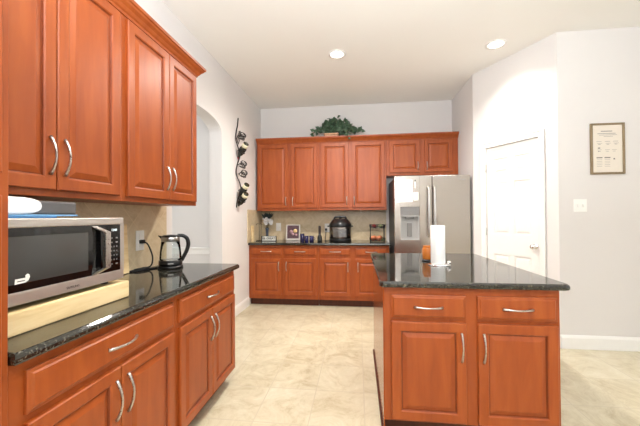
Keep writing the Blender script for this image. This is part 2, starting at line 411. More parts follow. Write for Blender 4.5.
# ------------------------------------------------------------------ cabinet pieces (local: x along the front, front faces -Y, y=0 is the face frame)
def bow_handle(parent, x, z, L=0.158, yf=-0.02, vertical=True):
    pts, rad = [], []
    N = 14
    for i in range(N + 1):
        t = i / N
        d = -0.003 - 0.027 * math.sin(PI * t) ** 0.85
        q = (t - 0.5) * L
        pts.append((x, yf + d, z - q) if vertical else (x + q, yf + d, z))
        rad.append(0.0042 + 0.0028 * abs(2 * t - 1) ** 1.5)
    return MB().tube(pts, rad, 10).build('handle', NICKEL, parent)
def panel_door(parent, x0, x1, z0, z1, t=0.02, fr=0.056):
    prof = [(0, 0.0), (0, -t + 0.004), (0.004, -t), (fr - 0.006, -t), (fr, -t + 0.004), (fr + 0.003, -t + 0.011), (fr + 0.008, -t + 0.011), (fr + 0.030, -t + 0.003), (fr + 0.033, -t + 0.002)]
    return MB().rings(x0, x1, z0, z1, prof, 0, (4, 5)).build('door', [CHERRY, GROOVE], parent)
def slab_drawer(parent, x0, x1, z0, z1, t=0.02):
    prof = [(0, 0.0), (0, -t + 0.009), (0.003, -t + 0.007), (0.011, -t + 0.005), (0.016, -t)]
    return MB().rings(x0, x1, z0, z1, prof, 0).build('drawer', CHERRY, parent)
def cabinet(name, label, cat, loc, rz, w_, dep, z0, z1, doors, drawers, toe=False, group=None, hz=None, hl=0.158):
    t = thing(name, label, cat, (loc[0], loc[1], 0), rz, group)
    MB().box(0, w_, 0, dep, z0, z1, 0.002, 1).build('body', CHERRY, t)
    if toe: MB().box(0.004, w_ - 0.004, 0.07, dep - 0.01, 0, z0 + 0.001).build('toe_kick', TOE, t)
    for (a, b_, za, zb, hx) in doors:
        d = panel_door(t, a, b_, za, zb)
        if hx is not None: bow_handle(d, hx, hz, hl)
    for (a, b_, za, zb) in drawers:
        d = slab_drawer(t, a, b_, za, zb)
        bow_handle(d, (a + b_) / 2, (za + zb) / 2, 0.158, vertical=False)
    return t
R90 = PI / 2
# tall cabinet beside the camera
TY0, TY1 = 0.12, 0.788
t = thing('tall_cabinet', 'tall cherry wood cabinet whose edge runs up the left side of the photo', 'cabinet', (-0.972, TY0, 0), R90)
MB().box(0, TY1 - TY0, 0, 0.62, 0.1, 2.44, 0.002, 1).build('body', CHERRY, t)
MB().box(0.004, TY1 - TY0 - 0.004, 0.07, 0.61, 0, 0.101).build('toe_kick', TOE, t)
for za, zb, hz in ((0.12, 1.36, 1.2), (1.42, 2.42, 1.56)):
    d = panel_door(t, 0.03, TY1 - TY0 - 0.03, za, zb); bow_handle(d, 0.09, hz)

# left wall cabinets
UX = -1.29
def ud(a, b_, h, z0=1.415, z1=2.412): return (a, b_, z0, z1, h)
cabinet('wall_cabinet', 'cherry wall cabinet with two doors directly above the microwave', 'cabinet', (UX, 0.79), R90, 0.822, UX - LW - 0.002, 1.386, 2.44,
        [ud(0.066, 0.428, 0.398), ud(0.434, 0.794, 0.464)], [], hz=1.558)
cabinet('wall_cabinet', 'cherry wall cabinet above the glass kettle, last one before the arched opening', 'cabinet', (UX, 1.613), R90, 0.822, UX - LW - 0.002, 1.386, 2.44,
        [ud(0.034, 0.425, 0.395), ud(0.431, 0.798, 0.461)], [], hz=1.558)
crown = [(0, 2.425), (0.008, 2.425), (0.012, 2.438), (0.020, 2.446), (0.030, 2.462), (0.045, 2.476), (0.050, 2.486), (0.058, 2.490), (0.060, 2.507), (0, 2.507)]
tag(MB().sweep([(UX, 0.79), (UX, 2.437), (LW + 0.002, 2.437)], crown).build('crown_molding', CHERRY), 'cherry crown molding along the top of the left wall cabinets', 'molding')
# left base cabinets and granite
BX = -0.985
bz = (0.112, 0.690)
cabinet('base_cabinet', 'cherry base cabinet below the microwave with one wide drawer over two doors', 'cabinet', (BX, 0.79), R90, 0.832, 0.60, 0.10, 0.879,
        [(0.050, 0.420, *bz, 0.390), (0.426, 0.806, *bz, 0.456)], [(0.050, 0.806, 0.716, 0.846)], True, hz=0.565)
cabinet('base_cabinet', 'cherry base cabinet below the glass kettle at the far end of the left run', 'cabinet', (BX, 1.623), R90, 0.832, 0.60, 0.10, 0.879,
        [(0.031, 0.415, *bz, 0.385), (0.421, 0.806, *bz, 0.451)], [(0.031, 0.806, 0.716, 0.846)], True, hz=0.565)
def slab_top(x0, x1, y0, y1, z0=0.880, z1=0.915, r=0.03, corners=(0, 1, 2, 3)):
    pts = []
    cs = [(x0, y0, PI, 1.5 * PI), (x1, y0, 1.5 * PI, 2 * PI), (x1, y1, 0, PI / 2), (x0, y1, PI / 2, PI)]
    for k, (x, y, a0, a1) in enumerate(cs):
        if k in corners:
            cx = x + r if x == x0 else x - r; cy = y + r if y == y0 else y - r
            for i in range(6):
                a = a0 + (a1 - a0) * i / 5; pts.append((cx + r * math.cos(a), cy + r * math.sin(a)))
        else: pts.append((x, y))
    prof = [(0.008, z0), (0.002, z0 + 0.003), (0.0, z0 + 0.009), (0.0, z0 + 0.020), (0.002, z0 + 0.027), (0.006, z1 - 0.004), (0.009, z1 - 0.001), (0.013, z1)]
    m = MB(); b = bmesh.new(); rows = []
    cxm, cym = (x0 + x1) / 2, (y0 + y1) / 2
    for ins, z in prof:
        row = []
        for x, y in pts:
            fx = 1 - ins / ((x1 - x0) / 2); fy = 1 - ins / ((y1 - y0) / 2)
            row.append(b.verts.new((cxm + (x - cxm) * fx, cym + (y - cym) * fy, z)))
        rows.append(row)
    n = len(pts)
    for a, c in zip(rows, rows[1:]):
        for i in range(n): b.faces.new((a[i], a[(i + 1) % n], c[(i + 1) % n], c[i]))
    b.faces.new(rows[0][::-1]); b.faces.new(rows[-1])
    bmesh.ops.recalc_face_normals(b, faces=b.faces)
    m._merge(b); return m
tag(slab_top(LW + 0.002, -0.953, 0.79, 2.515, r=0.03, corners=(2,)).build('countertop', GRANITE), 'long dark granite countertop under the microwave and the glass kettle', 'countertop')
struct(MB().box(LW, LW + 0.012, 0.79, 2.5, 0.9155, 1.3855).build('backsplash_left', SPLASH_L))

# back run
BY, UY = 4.556, 4.86
dz = (0.16, 0.690); wz = (0.738, 0.842)
BX0 = LW + 0.003
def base_back(label, x0, x1, doors, hx):
    return cabinet('base_cabinet', label, 'cabinet', (x0, BY), 0, x1 - x0, 0.605, 0.10, 0.879,
                   [(a - x0, b_ - x0, *dz, h - x0) for (a, b_), h in zip(doors, hx)], [(a - x0, b_ - x0, *wz) for a, b_ in doors], True, hz=0.575, hl=0.13)
base_back('cherry base cabinet on the back wall below the letter sign and picture frame', BX0, -0.570, [(-1.553, -1.108), (-1.064, -0.600)], [-1.142, -1.030])
base_back('cherry base cabinet on the back wall below the pressure cooker, next to the refrigerator', -0.568, 0.432, [(-0.538, -0.110), (-0.037, 0.402)], [-0.144, -0.003])
def wall_back(label, x0, x1, doors, hx, z0, dz0, hz, hl):
    return cabinet('wall_cabinet', label, 'cabinet', (x0, UY), 0, x1 - x0, BW - UY - 0.003, z0, 2.44,
                   [(a - x0, b_ - x0, dz0, 2.412, h - x0) for (a, b_), h in zip(doors, hx)], [], hz=hz, hl=hl)
wall_back('cherry wall cabinet on the back wall above the letter sign, next to the wine rack', -1.566, -0.583, [(-1.546, -1.070), (-1.022, -0.613)], [-1.10, -0.992], 1.386, 1.425, 1.53, 0.13)
wall_back('cherry wall cabinet on the back wall above the pressure cooker', -0.581, 0.428, [(-0.552, -0.133), (-0.081, 0.405)], [-0.163, -0.051], 1.386, 1.425, 1.53, 0.13)
wall_back('short cherry wall cabinet above the refrigerator', 0.430, 1.458, [(0.475, 0.914), (0.984, 1.378)], [0.884, 1.014], 1.895, 1.935, 2.03, 0.12)
tag(MB().sweep([(-1.566, UY), (1.460, UY)], crown).build('crown_molding', CHERRY), 'cherry crown molding along the top of the back wall cabinets', 'molding')
tag(slab_top(BX0, 0.446, 4.512, BW - 0.002, corners=(), r=0.01).build('countertop', GRANITE), 'dark granite countertop along the back wall holding the pressure cooker', 'countertop')
struct(MB().box(LW + 0.012, 0.446, BW - 0.012, BW, 0.9155, 1.3855).build('backsplash_back', SPLASH_B))
struct(MB().box(LW, LW + 0.012, 4.49, BW, 0.9155, 1.40).build('backsplash_return', SPLASH_L))

# island
IX0, IX1, IY0, IY1 = 0.1495, 1.107, 1.92, 3.115
t = cabinet('kitchen_island', 'cherry kitchen island with two drawers over two doors, in the right foreground', 'kitchen island', (IX0, IY0), 0, IX1 - IX0, IY1 - IY0, 0.10, 0.879,
            [(0.0395, 0.458, 0.115, 0.682, 0.430), (0.520, 0.940, 0.115, 0.682, 0.549)], [(0.0395, 0.458, 0.704, 0.836), (0.520, 0.940, 0.704, 0.836)], False, hz=0.548, hl=0.162)
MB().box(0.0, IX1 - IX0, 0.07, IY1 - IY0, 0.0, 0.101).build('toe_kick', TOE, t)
MB().box(-0.006, 0, 0.0, IY1 - IY0, 0.0, 0.879, 0.001, 1).build('side_panel', CHERRY_GLOSS, t)
MB().box(-0.016, -0.006, 0.0, IY1 - IY0, 0.0, 0.022, 0.004).build('shoe_strip', TOE, t)
tag(slab_top(0.121, 1.157, 1.889, 3.36, r=0.03).build('countertop', GRANITE), 'rectangular dark granite countertop of the island holding the paper towels', 'countertop')

# ------------------------------------------------------------------ refrigerator
FX0, FX1, FYF = 0.478, 1.428, 4.28
ref = thing('refrigerator', 'stainless steel side by side refrigerator with a water dispenser', 'refrigerator', (FX0, FYF, 0))
FW = FX1 - FX0; split = 0.958 - FX0
MB().box(0.006, FW - 0.006, 0.075, 0.80, 0.03, 1.795, 0.004).build('body', DARK_METAL, ref)
MB().box(0.02, FW - 0.02, 0.06, 0.12, 0.0, 0.075).build('base_grille', BLACK_MATTE, ref)
# left door with dispenser hole
dx0, dx1, dzb, dzt = 0.078, 0.318, 0.978, 1.412
ld = MB(); z0f, z1f = 0.085, 1.815
ld.box(0, dx0, 0, 0.068, z0f, z1f, 0.004); ld.box(dx1, split - 0.004, 0, 0.068, z0f, z1f, 0.004)
ld.box(dx0 - 0.006, dx1 + 0.006, 0, 0.068, z0f, dzb, 0.0); ld.box(dx0 - 0.006, dx1 + 0.006, 0, 0.068, dzt, z1f, 0.0)
ldo = ld.build('door', STEEL, ref)
MB().box(split + 0.004, FW, 0, 0.068, z0f, z1f, 0.003, 2).build('door', STEEL, ref)
MB().box(dx0, dx1, 0.004, 0.03, 1.297, dzt, 0.003).build('control_panel', GREY_PLASTIC, ldo)
m = MB(); m.box(dx0, dx1, 0.056, 0.067, dzb, 1.297); m.box(dx0, dx0 + 0.012, 0.002, 0.06, dzb, 1.297); m.box(dx1 - 0.012, dx1, 0.002, 0.06, dzb, 1.297)
m.box(dx0, dx1, 0.002, 0.06, 1.285, 1.297); m.box(dx0, dx1, -0.004, 0.06, dzb, dzb + 0.016, 0.003)
m.build('dispenser_recess', LIGHT_GREY, ldo)
MB().box(0.165, 0.228, 0.03, 0.055, 1.02, 1.2, 0.006).box(0.14, 0.255, 0.012, 0.056, 1.255, 1.286, 0.006).build('dispenser_paddle', GREY_PLASTIC, ldo)
rdo = [o for o in C.objects if o.parent == ref and o.name.startswith('door')][-1]
for hx, par in ((split - 0.050, ldo), (split + 0.022, rdo)):
    pts = [(hx, 0.0, 1.672), (hx, -0.03, 1.668), (hx, -0.048, 1.64)] + [(hx, -0.05 - 0.006 * math.sin(PI * i / 8), 1.62 - 0.55 * i / 8) for i in range(9)] + [(hx, -0.048, 1.055), (hx, -0.03, 1.03), (hx, 0.0, 1.026)]
    MB().tube(pts, 0.0155, 12).build('handle', NICKEL, par)
text('logo', 'SAMSUNG', 0.021, LIGHT_GREY, ref, Matrix.Translation((0.852, -0.0005, 1.757)) @ RX, bold=0.0004)
tag(MB().box(0.510, 0.709, FYF - 0.0016, FYF - 0.0004, 1.474, 1.765).build('paper_note', PAPER), 'white paper sheet stuck on the left refrigerator door', 'paper')
mg = thing('magnetic_pen', 'slim pen with dark cap stuck on the refrigerator beside the paper sheet', 'pen', (0.744, FYF - 0.007, 1.655))
MB().tube([(0, 0, 0), (0, 0, 0.085)], 0.0062).build('barrel', WHITE_PLASTIC, mg)
MB().tube([(0, 0, 0.085), (0, 0, 0.105)], 0.0066).build('cap', DARK_METAL, mg)
tag(MB().box(0.722, 0.784, FYF - 0.014, FYF - 0.0006, 1.493, 1.602, 0.006, 3).build('magnetic_clip', WHITE_PLASTIC), 'small white magnetic clip below the pen on the refrigerator', 'magnet')

# ------------------------------------------------------------------ left counter things
LC = 0.9152
tag(MB().box(-1.49, -1.10, 0.80, 1.432, LC, 0.993, 0.006).build('wooden_riser', MAPLE), 'thick pale wood slab lying under the microwave', 'wood board')
# microwave: local x along the wall (world +Y), front faces world +X
MWX, MWY0, MWY1, MWZ0, MWZ1 = -1.103, 0.812, 1.398, 1.011, 1.296
mw = thing('microwave_oven', 'stainless steel microwave oven with black window on the wood slab', 'microwave', (MWX, MWY0, 0.9935), R90)
W = MWY1 - MWY0; H = MWZ1 - 0.9935; zb0 = MWZ0 - 0.9935
MB().box(0.004, W - 0.004, 0.022, 0.37, zb0, H - 0.004, 0.006).build('case', DARK_METAL, mw)
for fx in (0.05, W - 0.05):
    for fy in (0.06, 0.33): MB().lathe([(0, 0), (0.016, 0), (0.016, zb0 + 0.002), (0, zb0 + 0.002)], 14, Matrix.Translation((fx, fy, 0))).build('foot', BLACK_MATTE, mw)
# front frame in steel
m = MB()
gx0, gx1, gz0, gz1 = 0.014, W - 0.024, zb0 + 0.044, H - 0.032
m.box(0, W, 0.0, 0.024, gz1, H, 0.004); m.box(0, W, 0.0, 0.024, zb0, gz0, 0.004); m.box(0, gx0, 0.0, 0.024, gz0 - 0.006, gz1 + 0.006); m.box(gx1, W, 0.0, 0.024, gz0 - 0.006, gz1 + 0.006)
m.build('front_frame', STEEL_H, mw)
kx = W - 0.098
gl = MB().box(gx0, kx - 0.03, -0.001, 0.02, gz0, gz1, 0.001, 1).build('door_glass', BLACK_GLASS, mw)
MB().box(gx0 + 0.03, kx - 0.105, -0.0022, 0.001, gz0 + 0.026, gz1 - 0.028, 0.0006, 1).build('window', WINDOW_MESH, gl)
cp = MB().box(kx - 0.03, gx1, -0.0005, 0.02, gz0, gz1).build('control_panel', BLACK_GLASS, mw)
# handle: angular bracket
pts = [(0.398, 0.0, gz0 - 0.002), (0.440, -0.032, gz0 + 0.026), (0.440, -0.032, gz1 - 0.030), (0.398, 0.0, gz1 - 0.002)]
m = MB()
for a, b_ in zip(pts, pts[1:]):
    a = Vector(a); b_ = Vector(b_)
    q = [(a.x, a.y, a.z), (a.x + 0.028, a.y, a.z), (b_.x + 0.028, b_.y, b_.z), (b_.x, b_.y, b_.z)]
    m.prism(q, Vector((0, 0.014, 0)))
m.build('handle', NICKEL, mw)
# display and keys
cpx = 0.524
text('clock_digits', '12:00', 0.015, DISPLAY, cp, Matrix.Translation((cpx, -0.001, gz1 - 0.024)) @ RX)
m = MB()
rows = [gz1 - 0.060 - 0.0195 * i for i in range(7)]
for i, z in enumerate(rows):
    for j in (-1, 0, 1) if 2 <= i <= 5 else (-1, 1):
        wd = 0.003 if 2 <= i <= 5 else 0.006
        x = cpx + j * 0.016
        m.box(x - wd, x + wd, -0.0012, 0.0005, z - 0.003, z + 0.003)
m.build('keypad_marks', GREY_PLASTIC, cp)
text('logo', 'SAMSUNG', 0.0125, INK_DARK, mw, Matrix.Translation((0.314, -0.0006, zb0 + 0.017)) @ RX)
m = MB()
sx, sz = 0.098, gz0 + 0.029
K = 0.74
m.prism([(sx + a * K, -0.0024, sz + b_ * K) for a, b_ in ((0, -0.004), (0.046, -0.002), (0.060, 0.006), (0.066, 0.020), (0.063, 0.032), (0.054, 0.036), (0.046, 0.030), (0.046, 0.019), (0.002, 0.019))], Vector((0, -0.0004, 0)))
st = m.build('sticker', WHITE_PLASTIC, gl)
MB().box(sx + 0.008, sx + 0.032, -0.0034, -0.0027, sz + 0.004, sz + 0.0068).build('sticker_print', INK_DARK, st)

# things on top of the microwave
TOP = 1.2965
m = MB(); m.box(-1.40, -1.13, 0.815, 1.085, TOP, TOP + 0.006, 0.001, 1)
tag(m.build('blue_folder', BLUE), 'blue folder lying flat on the microwave, lowest of the pile', 'folder')
tag(MB().box(-1.36, -1.135, 0.82, 1.18, TOP + 0.0065, TOP + 0.0125, 0.001, 1).build('magazine', [plain('magazine_cover', lin(120, 168, 206), 0.35, noise=0.35, scale=18)]), 'pale blue magazine between the blue folder and the white towel', 'magazine')
tag(MB().box(-1.52, -1.24, 0.90, 1.285, TOP + 0.0128, TOP + 0.068, 0.008, 2).build('grey_binder', plain('charcoal_card', lin(96, 92, 90), 0.6)), 'dark grey binder on the microwave behind the white towel', 'binder')
m = MB()
prof = []
for i in range(20):
    a = 2 * PI * i / 20
    c, s_ = math.cos(a), math.sin(a)
    prof.append((0.93 + math.copysign(abs(c) ** 0.6, c) * 0.118, TOP + 0.0435 + math.copysign(abs(s_) ** 0.75, s_) * 0.0305))
m.prism([(-1.235, y, z) for y, z in prof], Vector((0.085, 0, 0)), bev=0.006)
tag(m.build('folded_towel', TOWEL), 'rolled white towel on top of the microwave', 'towel')
# cutting board leaning against the backsplash
m = MB().box(-0.006, 0.006, -0.21, 0.21, 0, 0.335, 0.005)
tag(m.build('cutting_board', MAPLE, None, (-1.560, 1.815, LC + 0.001), (0, math.radians(-3.2), 0)), 'pale wood cutting board standing upright behind the microwave', 'cutting board')

def outlet(label, loc, rz, w_=0.078, h=0.125, kind='outlet', gang=1):
    t = thing('wall_outlet' if kind == 'outlet' else 'light_switch', label, kind if kind == 'outlet' else 'light switch', loc, rz)
    MB().box(-w_ / 2, w_ / 2, -0.006, 0, -h / 2, h / 2, 0.003).build('plate', WHITE_PLASTIC, t)
    for g in range(gang):
        gx = (g - (gang - 1) / 2) * 0.05
        if kind == 'outlet':
            for z in (-0.03, 0.03): MB().box(gx - 0.015, gx + 0.015, -0.009, -0.005, z - 0.017, z + 0.017, 0.004).build('socket', WHITE_PLASTIC, t)
        else:
            MB().box(gx - 0.006, gx + 0.006, -0.018, -0.005, -0.014, 0.012, 0.002).build('toggle', WHITE_PLASTIC, t)
    return t
outlet('white wall outlet with a black plug, on the tiles behind the glass kettle', (LW + 0.012, 2.168, 1.128), R90, 0.088, 0.145)
outlet('white cover plate on the back tiles between the flowers and the picture frame', (-1.298, BW - 0.012, 1.124), 0, 0.082, 0.13)
outlet('white wall outlet partly hidden by the pressure cooker', (-0.492, BW - 0.012, 1.108), 0, 0.085, 0.14)
outlet('white double light switch on the wall below the framed print', (2.142, RW_Y, 1.385), 0, 0.118, 0.125, 'switch', 2)

# kettle on its power base
KX, KY = -1.406, 2.268
kb = thing('kettle_base', 'black round power base with cord under the glass kettle', 'kettle base', (KX, KY, LC))
MB().lathe([(0, 0), (0.084, 0), (0.088, 0.004), (0.088, 0.014), (0.080, 0.020), (0, 0.020)], 36).build('base_plate', BLACK, kb)
cpts = [Vector((-0.08, -0.010, 0.008)), Vector((-0.10, -0.042, 0.005)), Vector((-0.12, -0.125, 0.005)), Vector((-0.145, -0.195, 0.005)), Vector((-0.17, -0.210, 0.005)), Vector((-0.178, -0.165, 0.005)), Vector((-0.155, -0.095, 0.012)), Vector((-0.12, -0.080, 0.013)), Vector((-0.12, -0.125, 0.014)), Vector((-0.15, -0.180, 0.012)), Vector((-0.165, -0.155, 0.012)), Vector((-0.118, -0.070, 0.02)), Vector((-0.108, -0.055, 0.08)), Vector((-0.120, -0.065, 0.145)), Vector((-0.134, -0.082, 0.190)), Vector((-0.165, -0.100, 0.205))]
def smooth_path(P, k=6):
    P = [Vector(p) for p in P]; outp = []
    for i in range(len(P) - 1):
        p0, p1, p2, p3 = P[max(i - 1, 0)], P[i], P[i + 1], P[min(i + 2, len(P) - 1)]
        for j in range(k):
            t = j / k
            outp.append(0.5 * ((2 * p1) + (p2 - p0) * t + (2 * p0 - 5 * p1 + 4 * p2 - p3) * t * t + (3 * p1 - p0 - 3 * p2 + p3) * t ** 3))
    outp.append(P[-1]); return outp
cord = MB().tube(smooth_path(cpts), 0.0055, 8).build('cord', BLACK_MATTE, kb)
MB().box(-0.173, -0.144, -0.116, -0.084, 0.190, 0.218, 0.005).build('plug', BLACK_MATTE, cord)
ke = thing('electric_kettle', 'glass electric kettle with black handle and lid near the outlet', 'kettle', (KX, KY, LC + 0.0205), math.atan2(0.53, 0.85))
ke.scale = (0.95, 0.95, 0.95)
MB().lathe([(0, 0.0), (0.084, 0.0), (0.087, 0.006), (0.086, 0.036), (0.082, 0.042), (0, 0.042)], 36).build('bottom_band', BLACK, ke)
MB().lathe([(0.0, 0.0422), (0.080, 0.0425), (0.081, 0.06), (0.076, 0.12), (0.067, 0.19), (0.0645, 0.19), (0.073, 0.12), (0.078, 0.06), (0.077, 0.0455), (0, 0.0455)], 36).build('glass_body', GLASS, ke)
m = MB().lathe([(0.063, 0.188), (0.069, 0.188), (0.067, 0.220), (0.062, 0.224), (0.060, 0.220)], 36)
m.build('steel_collar', NICKEL, ke)
MB().prism([(-0.058, -0.024, 0.200), (-0.058, 0.024, 0.200), (-0.084, 0.004, 0.228), (-0.084, -0.004, 0.228)], Vector((0.012, 0, 0.0)), bev=0.001).prism([(-0.05, -0.032, 0.219), (-0.05, 0.032, 0.219), (-0.088, 0.005, 0.230), (-0.088, -0.005, 0.230)], Vector((0, 0, 0.008)), bev=0.001).build('spout', BLACK, ke)
MB().lathe([(0, 0.222), (0.064, 0.222), (0.066, 0.230), (0.052, 0.238), (0.02, 0.241), (0, 0.241)], 32).build('lid', BLACK, ke)
MB().tube(smooth_path([(0.050, 0, 0.232), (0.085, 0, 0.232), (0.118, 0, 0.211), (0.130, 0, 0.168), (0.122, 0, 0.12), (0.100, 0, 0.07), (0.080, 0, 0.030)]), [0.013 + 0.003 * math.sin(PI * i / 36) for i in range(37)], 12).build('handle', BLACK, ke)
MB().box(-0.02, 0.02, -0.0875, -0.0855, 0.016, 0.024).build('logo', LIGHT_GREY, ke)

# ------------------------------------------------------------------ island things
pt = thing('paper_towel_holder', 'chrome paper towel holder with a round base on the island', 'paper towel holder', (0.620, 2.56, LC))
MB().lathe([(0, 0), (0.082, 0), (0.084, 0.004), (0.078, 0.010), (0.02, 0.014), (0, 0.014)], 36).build('base_plate', CHROME, pt)
MB().tube([(0, 0, 0.012), (0, 0, 0.308)], 0.006, 12).build('rod', CHROME, pt)
MB().lathe([(0, 0.012), (0.013, 0.012), (0.014, 0.03), (0.008, 0.036), (0, 0.037)], 20, Matrix.Translation((0.066, -0.03, 0))).build('tension_knob', CHROME, pt)
tag(MB().lathe([(0.019, 0), (0.052, 0), (0.0535, 0.002), (0.0535, 0.288), (0.052, 0.290), (0.019, 0.290), (0.019, 0)], 40).build('paper_towel_roll', PAPER, None, (0.612, 2.56, LC + 0.0145)), 'white paper towel roll standing upright on the island', 'paper towels')
cj = thing('candle_jar', 'amber glass jar on a black base beside the paper towel roll', 'jar', (0.578, 2.78, LC))
MB().lathe([(0, 0), (0.046, 0), (0.048, 0.006), (0.044, 0.014), (0, 0.014)], 28).build('base', BLACK, cj)
MB().lathe([(0, 0.0145), (0.036, 0.0145), (0.040, 0.02), (0.041, 0.10), (0.036, 0.111), (0.033, 0.115), (0, 0.115)], 28).build('glass_body', AMBER, cj)
MB().lathe([(0, 0.1155), (0.034, 0.1155), (0.035, 0.127), (0.03, 0.131), (0, 0.131)], 28).build('lid', AMBER, cj)
MB().tube([(0.040 * math.cos(-0.6), 0.040 * math.sin(-0.6), 0.078), (0.056 * math.cos(-0.6), 0.056 * math.sin(-0.6), 0.078)], 0.009, 12).build('tag', WHITE_PLASTIC, cj)

# ------------------------------------------------------------------ back counter things
sg = thing('letter_sign', 'long white letter sign in a black box at the left end of the back counter', 'sign', (-1.385, 4.86, LC))
MB().box(-0.118, 0.118, 0, 0.04, 0, 0.078, 0.002, 1).build('box', BLACK_MATTE, sg)
MB().box(-0.102, 0.112, -0.0012, 0.001, 0.008, 0.071).build('face', plain('sign_face_white', lin(222, 222, 214), 0.6, noise=0.01), sg)
text('lettering', 'BE GREAT', 0.046, INK_DARK, sg, Matrix.Translation((0.004, -0.0018, 0.040)) @ RX, bold=0.001)
vs = thing('flower_vase', 'slim dark vase of white flowers behind the black letter sign', 'vase', (-1.462, 5.05, LC))
MB().lathe([(0, 0), (0.040, 0), (0.042, 0.01), (0.026, 0.05), (0.020, 0.10), (0.024, 0.16), (0.030, 0.20), (0.026, 0.20), (0.018, 0.15), (0, 0.12)], 24).build('vessel', BLUEGREY, vs)
m = MB()
for k in range(16):
    a = random.uniform(0, 2 * PI); e = random.uniform(-0.5, 1.0)
    c = Vector((0.02 + 0.055 * math.cos(a) * math.cos(e), 0.03 * math.sin(a), 0.275 + 0.062 * math.sin(e) + 0.02))
    for j in range(6):
        b = 2 * PI * j / 6
        m.sphere(c + Vector((0.016 * math.cos(b), -0.006, 0.016 * math.sin(b))), 0.013, (1, 0.45, 1), 8)
m.sphere((-0.062, -0.01, 0.345), 0.016, (1, 0.5, 1), 8).sphere((-0.045, -0.01, 0.33), 0.014, (1, 0.5, 1), 8)
m.build('blossoms', FLOWER, vs)
m = MB()
for k in range(26):
    a = random.uniform(-1.0, 1.0); L = random.uniform(0.08, 0.115)
    b0 = Vector((0.005 + 0.04 * a, random.uniform(-0.02, 0.02), 0.345)); d = Vector((a * 0.9, random.uniform(-0.3, 0.3), 1)).normalized()
    sd = d.cross(Vector((0, 1, 0))).normalized() * 0.014
    m.prism([b0, b0 + d * L * 0.5 + sd, b0 + d * L, b0 + d * L * 0.5 - sd], Vector((0, 0.003, 0)))
m.build('dark_leaves', DARK_LEAF, vs)
m = MB()
for k in range(5): m.tube([(0.004 * k - 0.008, 0, 0.14), (0.012 * k - 0.02, 0, 0.29)], 0.003, 6)
m.build('stems', STEM, vs)
tag(MB().box(-0.008, 0.008, -0.05, 0.05, 0, 0.245, 0.004).build('cutting_board', MAPLE, None, (-1.568, 4.66, LC + 0.001), (0, math.radians(-1.5), 0)), 'narrow light wood board leaning in the far left corner of the back counter', 'cutting board')
ws = thing('wire_stand', 'thin dark wire stand next to the light wood board in the back corner', 'wire stand', (-1.535, 4.86, LC))
MB().tube([(0.045 * math.cos(2 * PI * i / 20), 0.045 * math.sin(2 * PI * i / 20), 0.004) for i in range(20)], 0.0035, 8, closed=True).tube([(-0.045, 0, 0.004), (0.045, 0, 0.004)], 0.003, 8).build('base_ring', IRON, ws)
MB().tube([(0, 0, 0.004), (0, 0, 0.27)], 0.004, 8).build('post', IRON, ws)
MB().tube(smooth_path([(-0.05, 0, 0.250), (-0.035, 0, 0.268), (0, 0, 0.27), (0.035, 0, 0.268), (0.05, 0, 0.250)]), 0.0035, 8).build('crossbar', IRON, ws)

pf = thing('picture_frame', 'square pale frame with a dark picture standing on the back counter', 'picture frame', (-1.020, 4.965, LC + 0.002))
T = Matrix.Rotation(math.radians(-8), 4, 'X')
m = MB()
for a in ((-0.112, -0.094, 0, 0.25), (0.094, 0.112, 0, 0.25), (-0.094, 0.094, 0, 0.03), (-0.094, 0.094, 0.236, 0.25)): m.box(a[0], a[1], -0.008, 0.008, a[2], a[3], 0.002, 1, T)
m.build('frame', plain('pale_frame_paint', lin(196, 190, 182), 0.5), pf)
MB().box(-0.094, 0.094, -0.002, 0.006, 0.03, 0.236, mtx=T).build('picture', PHOTO_DARK, pf)
m = MB()
for (x, z, r, c) in ((-0.03, 0.14, 0.028, 0), (0.035, 0.15, 0.032, 1), (0.0, 0.10, 0.022, 0), (0.05, 0.09, 0.018, 0)):
    m.mi = c; m.lathe([(0, 0), (r, 0), (r, 0.001), (0, 0.001)], 18, T @ Matrix.Translation((x, -0.002, z)) @ RX)
m.build('picture_shapes', [plain('print_mauve', lin(166, 128, 132), 0.5), plain('print_cream', lin(216, 186, 132), 0.5)], pf)
MB().box(-0.02, 0.02, 0.0, 0.06, 0.0, 0.004).build('easel_foot', IRON, pf)

def mug(x, y, r, h, label, ang):
    t = thing('mug', label, 'mug', (x, y, LC), ang, 'navy mugs on the back counter')
    MB().lathe([(0, 0), (r * 0.92, 0), (r, 0.006), (r, h), (r - 0.004, h), (r - 0.004, 0.008), (0, 0.008)], 26).build('cup', NAVY, t)
    MB().tube([(r * 0.96 + 0.024 * math.sin(PI * i / 8), 0, h * 0.25 + h * 0.5 * i / 8) for i in range(9)], 0.0045, 8).build('handle', NAVY, t)
mug(-0.838, 4.78, 0.032, 0.118, 'tall navy mug beside the picture frame', 2.0)
mug(-0.768, 4.75, 0.031, 0.088, 'short navy mug in the middle of the three navy mugs', 1.4)
mug(-0.694, 4.77, 0.034, 0.088, 'short navy mug nearest to the black pepper mill', 0.5)
pm = thing('pepper_mill', 'slim black pepper mill standing left of the pressure cooker', 'pepper mill', (-0.572, 4.78, LC))
MB().lathe([(0, 0), (0.036, 0), (0.037, 0.01), (0.036, 0.06), (0.028, 0.085), (0.019, 0.10), (0.017, 0.13), (0, 0.13)], 28).build('body', BLACK, pm)
MB().lathe([(0, 0.1305), (0.016, 0.1305), (0.019, 0.14), (0.020, 0.215), (0.018, 0.232), (0.010, 0.238), (0, 0.238)], 28).build('head', plain('dark_wood_grip', lin(52, 40, 40), 0.35), pm)

